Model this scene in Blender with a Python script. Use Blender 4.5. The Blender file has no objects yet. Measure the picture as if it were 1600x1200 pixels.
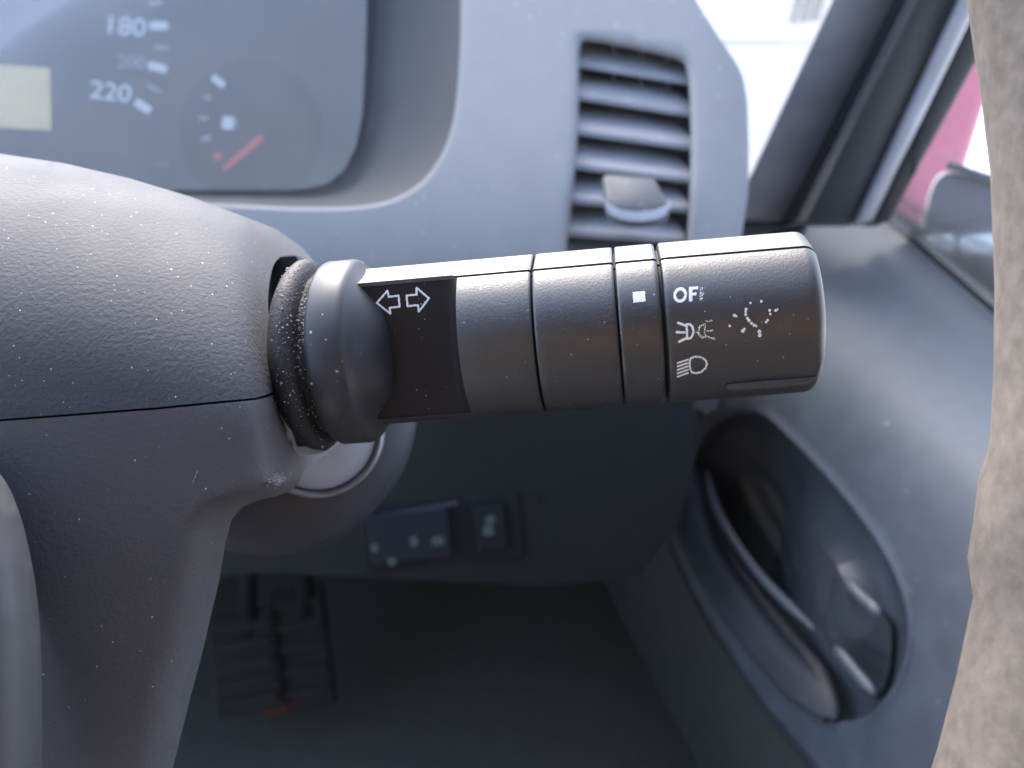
import bpy, bmesh, math, random
import numpy as np
from mathutils import Vector, Matrix, noise
from mathutils.geometry import delaunay_2d_cdt

random.seed(4)
SC = bpy.context.scene
COL = SC.collection
R_ = math.radians

# ------------------------------------------------------------------ camera
PITCH = R_(30)
CAM = Vector((0, 0, 1.18))
F = 1386.0                                   # focal length in photo pixels (1600 wide)
RIGHT = Vector((1, 0, 0))
FWD = Vector((0, math.cos(PITCH), -math.sin(PITCH)))
UP = Vector((0, math.sin(PITCH), math.cos(PITCH)))
cd = bpy.data.cameras.new('camera')
co = bpy.data.objects.new('camera', cd)
COL.objects.link(co)
SC.camera = co
co.location = CAM
co.rotation_euler = (math.pi / 2 - PITCH, 0, 0)
cd.sensor_width = 36
cd.lens = F / 1600 * 36
cd.clip_start = 0.005
cd.clip_end = 500
cd.dof.use_dof = True
cd.dof.focus_distance = 0.128
cd.dof.aperture_fstop = 24.0

# ------------------------------------------------------------------ sky, sun, exposure
SUN_EL, SUN_AZ = 46, -14                      # azimuth clockwise from +Y: high sun in front of the car
world = bpy.data.worlds.new('World')
SC.world = world
world.use_nodes = True
wn = world.node_tree
sky = wn.nodes.new('ShaderNodeTexSky')
sky.sky_type = 'NISHITA'
sky.sun_disc = False
sky.dust_density = 3.0
sky.ozone_density = 1.4
sky.air_density = 1.0
sky.sun_elevation = R_(SUN_EL)
sky.sun_rotation = R_(SUN_AZ)
wn.links.new(sky.outputs[0], wn.nodes['Background'].inputs[0])
wn.nodes['Background'].inputs[1].default_value = 0.15
sd = bpy.data.lights.new('sun', 'SUN')
sd.energy = 0.52
sd.angle = R_(24)
sd.color = (1.0, 0.96, 0.91)
so = bpy.data.objects.new('sun', sd)
COL.objects.link(so)
sdir = Vector((math.sin(R_(SUN_AZ)) * math.cos(R_(SUN_EL)), math.cos(R_(SUN_AZ)) * math.cos(R_(SUN_EL)), math.sin(R_(SUN_EL))))
so.rotation_euler = sdir.to_track_quat('Z', 'Y').to_euler()
SC.view_settings.view_transform = 'Standard'
SC.view_settings.look = 'None'
SC.view_settings.exposure = 2.58
SC.view_settings.gamma = 1
SC.cycles.use_denoising = True
SC.cycles.max_bounces = 8
SC.cycles.transparent_max_bounces = 12
SC.cycles.sample_clamp_indirect = 6

# ------------------------------------------------------------------ placing helpers
def P(u, v, d):
    """Point seen at photo pixel (u, v) lying d metres in front of the camera."""
    return CAM + RIGHT * ((u - 800) / F * d) + UP * ((600 - v) / F * d) + FWD * d

def px(d):
    return d / F

def spline(pts, n=6, closed=True):
    out = []
    N = len(pts)
    rng = range(N) if closed else range(N - 1)
    for i in rng:
        if closed:
            p0, p1, p2, p3 = pts[i - 1], pts[i], pts[(i + 1) % N], pts[(i + 2) % N]
        else:
            p1, p2 = pts[i], pts[i + 1]
            p0 = pts[i - 1] if i > 0 else tuple(2 * a - b for a, b in zip(p1, p2))
            p3 = pts[i + 2] if i + 2 < N else tuple(2 * b - a for a, b in zip(p1, p2))
        for k in range(n):
            t = k / n
            out.append(tuple(0.5 * ((2 * b) + (c - a) * t + (2 * a - 5 * b + 4 * c - e) * t * t + (3 * b - a - 3 * c + e) * t ** 3)
                             for a, b, c, e in zip(p0, p1, p2, p3)))
    if not closed:
        out.append(tuple(pts[-1]))
    return out

def resample(loop, step, closed=True):
    out = []
    N = len(loop)
    for i in range(N if closed else N - 1):
        a, b = loop[i], loop[(i + 1) % N]
        L = math.dist(a, b)
        k = max(1, int(round(L / step)))
        for j in range(k):
            t = j / k
            out.append(tuple(x + (y - x) * t for x, y in zip(a, b)))
    if not closed:
        out.append(tuple(loop[-1]))
    return out

def area2(loop):
    return sum(a[0] * b[1] - b[0] * a[1] for a, b in zip(loop, loop[1:] + loop[:1]))

def inpoly(xs, ys, poly):
    xs = np.asarray(xs, float)
    ys = np.asarray(ys, float)
    c = np.zeros(xs.shape, bool)
    n = len(poly)
    for i in range(n):
        x1, y1 = poly[i]
        x2, y2 = poly[(i + 1) % n]
        if y1 == y2:
            continue
        m = ((y1 > ys) != (y2 > ys)) & (xs < (x2 - x1) * (ys - y1) / (y2 - y1) + x1)
        c ^= m
    return c

# ------------------------------------------------------------------ object helpers
def tag(o, label=None, cat=None, group=None, kind=None):
    if label: o['label'] = label
    if cat: o['category'] = cat
    if group: o['group'] = group
    if kind: o['kind'] = kind
    return o

def thing(name, label, cat, loc, group=None, kind=None):
    o = bpy.data.objects.new(name, None)
    COL.objects.link(o)
    o.location = loc
    o.empty_display_size = 0.02
    return tag(o, label, cat, group, kind)

def wloc(o):
    v = Vector(o.location)
    while o.parent:
        o = o.parent
        v += Vector(o.location)
    return v

def obj(name, verts, faces, mat, parent=None, smooth=40, merge=None):
    verts = [Vector(v) for v in verts]
    c = sum(verts, Vector()) / len(verts)
    me = bpy.data.meshes.new(name)
    me.from_pydata([v - c for v in verts], [], faces)
    bm = bmesh.new()
    bm.from_mesh(me)
    if merge:
        bmesh.ops.remove_doubles(bm, verts=bm.verts, dist=merge)
    bmesh.ops.recalc_face_normals(bm, faces=bm.faces)
    bm.to_mesh(me)
    bm.free()
    me.materials.append(mat)
    if smooth is not None:
        me.polygons.foreach_set('use_smooth', [True] * len(me.polygons))
        if smooth < 180:
            me.set_sharp_from_angle(angle=R_(smooth))
    o = bpy.data.objects.new(name, me)
    COL.objects.link(o)
    if parent:
        o.parent = parent
        o.location = c - wloc(parent)
    else:
        o.location = c
    return o

def sheet(outer, holes, dfn, step, outer_prof=None, hole_prof=None):
    """Panel cut to an outline with openings; its rims turn back into depth. Returns verts, faces."""
    outer = resample(outer, step)
    holes = [resample(h, step) for h in holes]
    xs = [p[0] for p in outer]
    ys = [p[1] for p in outer]
    gx, gy = np.meshgrid(np.arange(min(xs) + step / 2, max(xs), step), np.arange(min(ys) + step / 2, max(ys), step))
    gx = gx.ravel()
    gy = gy.ravel()
    m = inpoly(gx, gy, outer)
    for h in holes:
        m &= ~inpoly(gx, gy, h)
    gx, gy = gx[m], gy[m]
    bp = np.array(outer + [p for h in holes for p in h])
    keep = np.ones(len(gx), bool)
    for i in range(len(gx)):
        if np.min((bp[:, 0] - gx[i]) ** 2 + (bp[:, 1] - gy[i]) ** 2) < (0.5 * step) ** 2:
            keep[i] = False
    pts = list(outer)
    edges = [(i, (i + 1) % len(outer)) for i in range(len(outer))]
    for h in holes:
        b = len(pts)
        pts += h
        edges += [(b + i, b + (i + 1) % len(h)) for i in range(len(h))]
    pts += list(zip(gx[keep], gy[keep]))
    r = delaunay_2d_cdt([Vector(p) for p in pts], edges, [], 0, 1e-5)
    vs2 = [(v[0], v[1]) for v in r[0]]
    tris = [tuple(f) for f in r[2]]
    cx = [sum(vs2[i][0] for i in f) / len(f) for f in tris]
    cy = [sum(vs2[i][1] for i in f) / len(f) for f in tris]
    ok = inpoly(cx, cy, outer)
    for h in holes:
        ok &= ~inpoly(cx, cy, h)
    faces = [f for f, k in zip(tris, ok) if k]
    verts = [P(u, v, dfn(u, v)) for u, v in vs2]
    def skirt(loop, prof, sign):
        n = len(loop)
        s = 1 if area2(loop) > 0 else -1
        nor = []
        for i in range(n):
            a, b = loop[i - 1], loop[(i + 1) % n]
            tx, ty = b[0] - a[0], b[1] - a[1]
            L = math.hypot(tx, ty) or 1
            nor.append((-ty / L * s * sign, tx / L * s * sign))    # sign +1: towards the loop's inside
        base = len(verts)
        for (ins, dd) in prof:
            for (u, v), (nx, ny) in zip(loop, nor):
                verts.append(P(u + nx * ins, v + ny * ins, dfn(u, v) + dd))
        for k in range(len(prof) - 1):
            for i in range(n):
                j = (i + 1) % n
                faces.append((base + k * n + i, base + k * n + j, base + (k + 1) * n + j, base + (k + 1) * n + i))
    if outer_prof:
        skirt(outer, outer_prof, 1)
    if hole_prof:
        for k, h in enumerate(holes):
            skirt(h, hole_prof[k] if isinstance(hole_prof[0], list) else hole_prof, 1)
    return verts, faces

def rim(r, d, deep):
    """quarter-round lip of r pixels at distance d, then straight back by deep metres"""
    p = [(r * math.sin(a), r * (1 - math.cos(a)) * px(d)) for a in [0, .4, .8, 1.2, 1.5708]]
    return p + [(r * 1.02, r * px(d) + deep)]

def prism(poly, dfn, thick, name, mat, parent, bev=0.0, smooth=35):
    """solid of an outline lying on the surface dfn and standing thick metres proud of it"""
    if not callable(dfn):
        d0 = dfn
        dfn = lambda u, v: d0
    n = len(poly)
    vs = [P(u, v, dfn(u, v) - thick) for u, v in poly] + [P(u, v, dfn(u, v)) for u, v in poly]
    fs = [tuple(range(n)), tuple(range(2 * n - 1, n - 1, -1))] + [(i, (i + 1) % n, n + (i + 1) % n, n + i) for i in range(n)]
    o = obj(name, vs, fs, mat, parent, smooth)
    if bev:
        m = o.modifiers.new('bevel', 'BEVEL')
        m.width = bev
        m.segments = 3
        m.limit_method = 'ANGLE'
    return o

def rrect(cu, cv, w, h, r, ang=0, n=4):
    pts = []
    for sx, sy, a0 in ((1, 1, 0), (-1, 1, 90), (-1, -1, 180), (1, -1, 270)):
        for k in range(n + 1):
            a = R_(a0 + 90 * k / n)
            pts.append((sx * (w / 2 - r) + r * math.cos(a), sy * (h / 2 - r) + r * math.sin(a)))
    c, s = math.cos(R_(ang)), math.sin(R_(ang))
    return [(cu + x * c - y * s, cv + x * s + y * c) for x, y in pts]

def loft(rings, closed=True, caps=True):
    vs, fs = [], []
    n = len(rings[0])
    for r in rings:
        vs += r
    for k in range(len(rings) - 1):
        for i in range(n if closed else n - 1):
            j = (i + 1) % n
            fs.append((k * n + i, k * n + j, (k + 1) * n + j, (k + 1) * n + i))
    if caps and closed:
        fs.append(tuple(range(n - 1, -1, -1)))
        fs.append(tuple(range((len(rings) - 1) * n, len(rings) * n)))
    return vs, fs

def tube(path, rad, n=14, ups=None, squash=1.0):
    """swept round bar; rad is a number or function of 0..1"""
    rings = []
    N = len(path)
    for i, p in enumerate(path):
        t = (path[min(i + 1, N - 1)] - path[max(i - 1, 0)]).normalized()
        ref = ups if ups is not None else FWD
        x = t.cross(ref).normalized()
        y = x.cross(t).normalized()
        r = rad(i / (N - 1)) if callable(rad) else rad
        rings.append([p + x * (r * math.cos(a)) + y * (r * squash * math.sin(a)) for a in [2 * math.pi * k / n for k in range(n)]])
    return loft(rings)

def box(c, ax, ay, az, name, mat, parent=None, bev=0.0, segs=3):
    """box with half extents given as vectors"""
    vs = [c + ax * i + ay * j + az * k for i in (-1, 1) for j in (-1, 1) for k in (-1, 1)]
    fs = [(0, 1, 3, 2), (4, 6, 7, 5), (0, 4, 5, 1), (2, 3, 7, 6), (0, 2, 6, 4), (1, 5, 7, 3)]
    o = obj(name, vs, fs, mat, parent, 35)
    if bev:
        m = o.modifiers.new('bevel', 'BEVEL')
        m.width = bev
        m.segments = segs
    return o

def lathe(c, axis, prof, name, mat, parent=None, n=48, smooth=40):
    """prof: (radius, height along axis)"""
    axis = axis.normalized()
    x = axis.cross(UP).normalized()
    y = axis.cross(x)
    rings = [[c + axis * h + x * (r * math.cos(2 * math.pi * k / n)) + y * (r * math.sin(2 * math.pi * k / n)) for k in range(n)] for r, h in prof]
    vs, fs = loft(rings)
    return obj(name, vs, fs, mat, parent, smooth)

# ------------------------------------------------------------------ materials
def mat_base(name):
    m = bpy.data.materials.new(name)
    m.use_nodes = True
    nt = m.node_tree
    return m, nt, nt.nodes['Principled BSDF']

def plastic(name, col, rough=0.5, grain=1500, bump=0.3, depth=0.00008, dust=0.0, dust_scale=900, dust_col=(.6, .6, .62), mottle=0.12, spec=0.5, haze=0.0):
    """moulded car plastic: leathery grain, mottled tone, dust specks and a film of dust"""
    m, nt, b = mat_base(name)
    N, L = nt.nodes, nt.links
    tc = N.new('ShaderNodeNewGeometry')
    pos = tc.outputs['Position']
    g = N.new('ShaderNodeTexNoise')
    g.inputs['Scale'].default_value = grain
    g.inputs['Detail'].default_value = 2.5
    g.inputs['Roughness'].default_value = 0.6
    L.new(pos, g.inputs['Vector'])
    bp = N.new('ShaderNodeBump')
    bp.inputs['Strength'].default_value = bump
    bp.inputs['Distance'].default_value = depth
    L.new(g.outputs['Fac'], bp.inputs['Height'])
    L.new(bp.outputs[0], b.inputs['Normal'])
    t = N.new('ShaderNodeTexNoise')
    t.inputs['Scale'].default_value = 60
    t.inputs['Detail'].default_value = 5
    L.new(pos, t.inputs['Vector'])
    mr = N.new('ShaderNodeMapRange')
    mr.inputs['From Min'].default_value = 0.3
    mr.inputs['From Max'].default_value = 0.7
    mr.inputs['To Min'].default_value = 1 - mottle
    mr.inputs['To Max'].default_value = 1 + mottle
    L.new(t.outputs['Fac'], mr.inputs['Value'])
    mx = N.new('ShaderNodeVectorMath')
    mx.operation = 'SCALE'
    mx.inputs[0].default_value = col
    L.new(mr.outputs[0], mx.inputs['Scale'])
    out = mx.outputs[0]
    rr = N.new('ShaderNodeMapRange')
    rr.inputs['From Min'].default_value = 0.3
    rr.inputs['From Max'].default_value = 0.7
    rr.inputs['To Min'].default_value = rough - 0.06
    rr.inputs['To Max'].default_value = rough + 0.06
    L.new(t.outputs['Fac'], rr.inputs['Value'])
    L.new(rr.outputs[0], b.inputs['Roughness'])
    if dust:
        vo = N.new('ShaderNodeTexVoronoi')
        vo.inputs['Scale'].default_value = dust_scale
        L.new(pos, vo.inputs['Vector'])
        sep = N.new('ShaderNodeSeparateColor')
        L.new(vo.outputs['Color'], sep.inputs[0])
        a = N.new('ShaderNodeMath')                     # only some cells hold a speck
        a.operation = 'LESS_THAN'
        a.inputs[1].default_value = dust
        L.new(sep.outputs[0], a.inputs[0])
        sz = N.new('ShaderNodeMath')                    # of different sizes
        sz.operation = 'MULTIPLY'
        sz.inputs[1].default_value = 0.32
        L.new(sep.outputs[1], sz.inputs[0])
        w = N.new('ShaderNodeMath')
        w.operation = 'LESS_THAN'
        L.new(vo.outputs['Distance'], w.inputs[0])
        L.new(sz.outputs[0], w.inputs[1])
        f = N.new('ShaderNodeMath')
        f.operation = 'MULTIPLY'
        L.new(a.outputs[0], f.inputs[0])
        L.new(w.outputs[0], f.inputs[1])
        f2 = N.new('ShaderNodeMath')
        f2.operation = 'MULTIPLY'
        L.new(f.outputs[0], f2.inputs[0])
        L.new(sep.outputs[2], f2.inputs[1])
        mc = N.new('ShaderNodeMix')
        mc.data_type = 'RGBA'
        L.new(f2.outputs[0], mc.inputs['Factor'])
        L.new(out, mc.inputs['A'])
        mc.inputs['B'].default_value = (*dust_col, 1)
        out = mc.outputs['Result']
    L.new(out, b.inputs['Base Color'])
    b.inputs['Specular IOR Level'].default_value = spec
    if haze:
        b.inputs['Sheen Weight'].default_value = haze
        b.inputs['Sheen Roughness'].default_value = 0.5
    return m

def gloss(m, ior):
    m.node_tree.nodes['Principled BSDF'].inputs['IOR'].default_value = ior
    return m

def paint(name, col, rough=0.5, spec=0.5, metal=0.0, coat=0.0):
    m, nt, b = mat_base(name)
    N, L = nt.nodes, nt.links
    tc = N.new('ShaderNodeNewGeometry')
    t = N.new('ShaderNodeTexNoise')
    t.inputs['Scale'].default_value = 40
    t.inputs['Detail'].default_value = 6
    L.new(tc.outputs['Position'], t.inputs['Vector'])
    mr = N.new('ShaderNodeMapRange')
    mr.inputs['To Min'].default_value = 0.85
    mr.inputs['To Max'].default_value = 1.12
    L.new(t.outputs['Fac'], mr.inputs['Value'])
    mx = N.new('ShaderNodeVectorMath')
    mx.operation = 'SCALE'
    mx.inputs[0].default_value = col
    L.new(mr.outputs[0], mx.inputs['Scale'])
    L.new(mx.outputs[0], b.inputs['Base Color'])
    b.inputs['Roughness'].default_value = rough
    b.inputs['Specular IOR Level'].default_value = spec
    b.inputs['Metallic'].default_value = metal
    b.inputs['Coat Weight'].default_value = coat
    return m

def glass(name, dust=0.05, tint=(.95, .97, .97), rough=0.02, refl=1.0):
    """thin pane: clear, mirrors at a slant, carries a dust film that doubles as painted glare"""
    m, nt, b = mat_base(name)
    N, L = nt.nodes, nt.links
    tr = N.new('ShaderNodeBsdfTransparent')
    tr.inputs[0].default_value = (*tint, 1)
    gl = N.new('ShaderNodeBsdfGlossy')
    gl.inputs['Roughness'].default_value = rough
    fr = N.new('ShaderNodeFresnel')
    fr.inputs['IOR'].default_value = 1.45
    fm = N.new('ShaderNodeMath')
    fm.operation = 'MULTIPLY'
    fm.inputs[1].default_value = refl
    L.new(fr.outputs[0], fm.inputs[0])
    m1 = N.new('ShaderNodeMixShader')
    L.new(fm.outputs[0], m1.inputs[0])
    L.new(tr.outputs[0], m1.inputs[1])
    L.new(gl.outputs[0], m1.inputs[2])
    df = N.new('ShaderNodeBsdfDiffuse')
    df.inputs[0].default_value = (.80, .76, .72, 1)
    tl = N.new('ShaderNodeBsdfTranslucent')
    tl.inputs[0].default_value = (.75, .75, .74, 1)
    m0 = N.new('ShaderNodeMixShader')
    m0.inputs[0].default_value = 0.4
    L.new(df.outputs[0], m0.inputs[1])
    L.new(tl.outputs[0], m0.inputs[2])
    m2 = N.new('ShaderNodeMixShader')
    geo = N.new('ShaderNodeNewGeometry')
    t = N.new('ShaderNodeTexNoise')
    t.inputs['Scale'].default_value = 25
    t.inputs['Detail'].default_value = 6
    L.new(geo.outputs['Position'], t.inputs['Vector'])
    k = N.new('ShaderNodeMapRange')
    k.inputs['To Min'].default_value = dust * 0.75
    k.inputs['To Max'].default_value = dust * 1.25
    L.new(t.outputs['Fac'], k.inputs['Value'])
    L.new(k.outputs[0], m2.inputs[0])
    L.new(m1.outputs[0], m2.inputs[1])
    L.new(m0.outputs[0], m2.inputs[2])
    L.new(m2.outputs[0], N['Material Output'].inputs[0])
    return m

M = {}
M['dash'] = plastic('dash_plastic', (.240, .240, .240), .65, 900, .5, .00015, dust=.06, dust_scale=520, mottle=.05)
M['vent'] = plastic('vent_plastic', (.235, .235, .245), .5, 900, .2, dust=.08, dust_scale=500)
M['tab'] = plastic('tab_plastic', (.075, .077, .083), .5, 900, .15, dust=.05, dust_scale=500)
M['tabhighlight'] = plastic('tab_highlight_plastic', (.42, .43, .46), .3, 900, .1)  # light grey puts the lip's highlight into its colour
M['vent_dark'] = plastic('vent_duct', (.38, .38, .39), .7)
M['hood'] = plastic('cluster_hood_plastic', (.062, .064, .068), .7, 700, .3)
M['column'] = plastic('column_plastic', (.060, .063, .071), .70, 1500, .8, .0002, dust=.055, dust_scale=2300, mottle=.06, haze=.10, spec=.3)
M['column_low'] = plastic('lower_column_plastic', (.084, .083, .090), .64, 1500, .7, .00018, dust=.04, dust_scale=2100, mottle=.08, haze=.04)
M['stalk'] = plastic('stalk_plastic', (.013, .013, .0145), .43, 3000, .7, .00007, dust=.03, dust_scale=2600, mottle=.10, spec=1.0)
gloss(M['stalk'], 1.6)
M['stalk_flat'] = plastic('stalk_flat_plastic', (.022, .018, .017), .6, 3000, .2, .00003, dust=.06, dust_scale=2200, mottle=.2, spec=.2)
M['collar'] = plastic('collar_plastic', (.040, .042, .048), .42, 2500, .2, .00003, dust=.06, dust_scale=1300)
M['rubber'] = plastic('boot_rubber', (.022, .021, .023), .6, 1800, .8, .0002, dust=.12, dust_scale=2200, dust_col=(.45, .43, .40))
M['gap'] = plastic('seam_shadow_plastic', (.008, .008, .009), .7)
M['print'] = paint('white_print', (.88, .88, .88), .6)
M['scuff'] = paint('scraped_plastic', (.42, .43, .47), .7)
M['dustgrit'] = paint('grey_dust', (.42, .40, .38), .9)
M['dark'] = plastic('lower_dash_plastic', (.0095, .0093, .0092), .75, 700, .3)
M['dark2'] = plastic('switch_plastic', (.006, .0065, .0075), .75)
M['floor'] = plastic('carpet', (.115, .113, .100), .95, 900, .5, .0006, mottle=.10)
M['door'] = plastic('door_plastic', (.100, .110, .126), .7, 800, .3, dust=.03, dust_scale=260, dust_col=(.3, .31, .33), spec=.35)
M['door_dark'] = plastic('pocket_plastic', (.085, .088, .098), .55, 800, .2)
M['grip'] = plastic('grab_handle_plastic', (.036, .038, .043), .55, 900, .15)
M['edge'] = plastic('highlight_bead_plastic', (.10, .11, .125), .4, 900, .1)  # paler than the grip, so the beads read as highlights
M['pillar'] = plastic('pillar_trim', (.27, .275, .305), .5, 800, .2)
M['frame'] = paint('door_frame_black', (.045, .045, .05), .45)
M['seal'] = paint('black_rubber_seal', (.025, .025, .028), .5)
M['sealgrey'] = paint('grey_rubber_seal', (.36, .35, .37), .5)
M['frame_highlight'] = paint('door_frame_highlight', (.45, .45, .48), .3, .8)  # pale tone paints the highlight along a black frame strip
M['cream'] = paint('lcd_panel', (.90, .66, .32), .6)
M['face'] = paint('dial_face', (.020, .020, .022), .6)
M['tick'] = paint('dial_print', (.80, .80, .82), .6)
M['tick_dim'] = paint('dial_print_dim', (.30, .30, .31), .6)
M['red'] = paint('needle_red', (.75, .07, .05), .5)
M['white'] = paint('white_wall_paint', (.90, .89, .87), .6)
M['redcar'] = paint('red_car_paint', (.55, .16, .21), .5)
M['tyre'] = paint('tyre_rubber', (.02, .02, .02), .8)
M['alloy'] = paint('alloy', (.55, .55, .56), .3, metal=1)
M['carglass'] = paint('dark_car_glass', (.02, .025, .03), .05, 1.0)
M['mirror'] = paint('mirror_reflection_paint', (.10, .085, .092), .5)  # matt pinkish grey stands in for the mirror's reflection
M['silver'] = paint('silver_mirror_housing', (.42, .41, .42), .5)
M['ground'] = paint('pale_concrete', (.72, .70, .68), .85)
M['lock'] = plastic('lock_plastic', (.034, .035, .044), .5, 900, .2)
M['lockface'] = plastic('lock_face', (.34, .34, .36), .4, 500, .15)
M['chrome'] = paint('worn_lock_ring', (.30, .30, .32), .42, metal=1)
M['greenmark'] = paint('pale_green_mark', (.075, .095, .08), .6)
M['bluebtn'] = paint('blue_button', (.008, .0085, .015), .7)
M['orange'] = paint('orange_plastic', (.16, .05, .03), .6)
M['pad'] = paint('pedal_rubber', (.045, .042, .038), .9)
M['glass'] = glass('window_glass', .025)
M['screen'] = glass('windscreen_glass', .20)  # pale film veils the view in place of glare
M['lens'] = glass('cluster_lens', .17, refl=.45, rough=.15)  # pale film stands in for lens flare over the dials
M['spoke'] = plastic('wheel_spoke_plastic', (.095, .094, .096), .5, 900, .25, dust=.04, dust_scale=300)

def worn_leather():
    m, nt, b = mat_base('worn_peeling_leather')
    N, L = nt.nodes, nt.links
    g = N.new('ShaderNodeNewGeometry')
    n1 = N.new('ShaderNodeTexNoise')
    n1.inputs['Scale'].default_value = 420
    n1.inputs['Detail'].default_value = 4
    n1.inputs['Roughness'].default_value = .55
    L.new(g.outputs['Position'], n1.inputs['Vector'])
    cr = N.new('ShaderNodeValToRGB')
    e = cr.color_ramp.elements
    e[0].position = .34
    e[0].color = (.155, .127, .102, 1)
    e[1].position = .68
    e[1].color = (.225, .187, .155, 1)
    x = e.new(.5)
    x.color = (.188, .154, .125, 1)
    L.new(n1.outputs['Fac'], cr.inputs[0])
    L.new(cr.outputs[0], b.inputs['Base Color'])
    b.inputs['Roughness'].default_value = .85
    bp = N.new('ShaderNodeBump')
    bp.inputs['Strength'].default_value = .8
    bp.inputs['Distance'].default_value = .00015
    L.new(n1.outputs['Fac'], bp.inputs['Height'])
    L.new(bp.outputs[0], b.inputs['Normal'])
    return m
M['leather'] = worn_leather()
M['seat'] = paint('tan_reflector_cloth', (.58, .30, .15), .8)  # tan chosen to throw a brown sheen on the stalk
M['roof'] = paint('roof_cloth', (.30, .30, .31), .9)

# ------------------------------------------------------------------ the setting: ground outside, car floor
def quad_sheet(name, pts, mat, kind='structure', thick=None):
    vs = [Vector(p) for p in pts]
    n = len(vs)
    if thick is None:
        thick = Vector((0, 0, -.02))
    fs = [tuple(range(n)), tuple(range(2 * n - 1, n - 1, -1))] + [(i, (i + 1) % n, n + (i + 1) % n, n + i) for i in range(n)]
    o = obj(name, vs + [v + thick for v in vs], fs, mat, None, None)
    return tag(o, kind=kind)

quad_sheet('ground', [(-120, -120, 0), (120, -120, 0), (120, 120, 0), (-120, 120, 0)], M['ground'])
# the cabin floor, bulkhead and the side of the footwell stand on the car's axis, turned 15 degrees from the camera
CF = Vector((-math.sin(R_(15)), math.cos(R_(15)), 0))    # car forward
CR = Vector((math.cos(R_(15)), math.sin(R_(15)), 0))     # car right
def car(x, y, z):
    return CR * x + CF * y + Vector((0, 0, z))
quad_sheet('cabin_floor', [car(-.75, -.2, .45), car(.32, -.2, .45), car(.32, .92, .45), car(-.75, .92, .45)], M['floor'])
quad_sheet('bulkhead', [car(-.75, .86, .44), car(.32, .86, .44), car(.32, 1.06, .92), car(-.75, 1.06, .92)], M['floor'], thick=CF * .02)
quad_sheet('footwell_side', [car(.31, -.3, .44), car(.31, 1.05, .44), car(.31, 1.05, .86), car(.31, .55, .80), car(.31, -.3, .80)], M['floor'], thick=CR * .02)

# unseen roof and rear of the cabin, added to shade everything that does not face the windscreen or the side windows
quad_sheet('roof_lining', [car(-1.15, -1.3, 1.46), car(.38, -1.3, 1.46), car(.36, -.04, 1.44), car(-1.15, -.04, 1.44)], M['roof'], thick=Vector((0, 0, .03)))
quad_sheet('rear_bulkhead', [car(-1.15, -.75, .45), car(.40, -.75, .45), car(.40, -.75, 1.45), car(-1.15, -.75, 1.45)], M['floor'], thick=CF * -.03)
quad_sheet('side_pillar', [car(.40, -.75, .45), car(.40, -.25, .45), car(.38, -.25, 1.45), car(.38, -.75, 1.45)], M['roof'], thick=CR * .03)

quad_sheet('cabin_side', [car(-1.15, -.75, .44), car(-1.15, 1.05, .44), car(-1.15, 1.05, .98), car(-1.15, -.75, 1.0)], M['floor'], thick=CR * -.03)  # unseen walls, added to darken the lower surfaces
quad_sheet('cabin_side', [car(.38, -.30, .44), car(.38, .16, .44), car(.38, .16, .98), car(.38, -.30, 1.0)], M['floor'], thick=CR * .03)

# unseen driver's seat, its tan top added to reflect brown onto the stalk
seat = thing('driver_seat', 'unseen dark driver seat with a wide tan top added as a reflector', 'seat', car(-.05, -.42, .45))
box(car(-.05, -.40, .86), CR * .27, CF * .06, Vector((0, 0, .26)) - CF * .035, 'backrest', M['frame'], seat, .045, 5)
box(car(-.03, -.46, 1.25), CR * .26, CF * .05, Vector((0, 0, .115)) - CF * .012, 'headrest_reflector', M['seat'], seat, .04, 5)
box(car(-.05, -.12, .66), CR * .26, CF * .26, Vector((0, 0, .07)), 'cushion', M['frame'], seat, .05, 5)
box(car(-.05, -.12, .52), CR * .22, CF * .22, Vector((0, 0, .065)), 'seat_base', M['frame'], seat, .01)

# ------------------------------------------------------------------ the light stalk
D0 = .139
X0 = 40 / F * D0
Y0 = 78.5 / F * D0
AX = Vector((1, .075, -.13))                # right, up, depth
def c2w(x, y, z):
    return CAM + RIGHT * x + UP * y + FWD * z
def dvec(v):
    return (RIGHT * v.x + UP * v.y + FWD * v.z)
A0 = c2w(X0, Y0, D0)
AL = AX.length
EA = dvec(AX) / AL
EZ = (UP - EA * UP.dot(EA)).normalized()
EY = EA.cross(EZ)
if EY.dot(FWD) > 0:
    EY = -EY
def t_of(u):                                # photo column of the axis -> metres along the axis
    m = (u - 800) / F
    return (m * D0 - X0) / (1 + .13 * m) * AL
def S(t, y, z):
    return A0 + EA * t + EY * y + EZ * z
def depth_t(t):
    return D0 - .13 * t / AL
def R_t(t):                                 # half height in metres: the stalk swells slightly to the tip
    u = 800 + F * (X0 + t / AL) / depth_t(t)
    hh = np.interp(u, [600, 840, 1040, 1280], [121.5, 123.0, 124.5, 125.0])
    return hh * depth_t(t) / F

PH1, PH2 = R_(47.5), R_(79)
def cs_point(phi):
    """unit cross-section; phi from the viewer's side upwards"""
    phi = (phi + math.pi) % (2 * math.pi) - math.pi
    if PH1 - .052 < phi < PH1 - .006:
        return (math.cos(phi) * .968, math.sin(phi) * .968)
    if PH1 < phi < PH2:
        a = (math.cos(PH1), math.sin(PH1))
        b = (math.cos(PH2), math.sin(PH2))
        k = (phi - PH1) / (PH2 - PH1)
        return (a[0] + (b[0] - a[0]) * k, a[1] + (b[1] - a[1]) * k)
    return (math.cos(phi), math.sin(phi))

def flat_y(z):                              # tilted flat cut across the arm's front, units of R
    return .655 - (.74 - z) * .13

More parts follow.
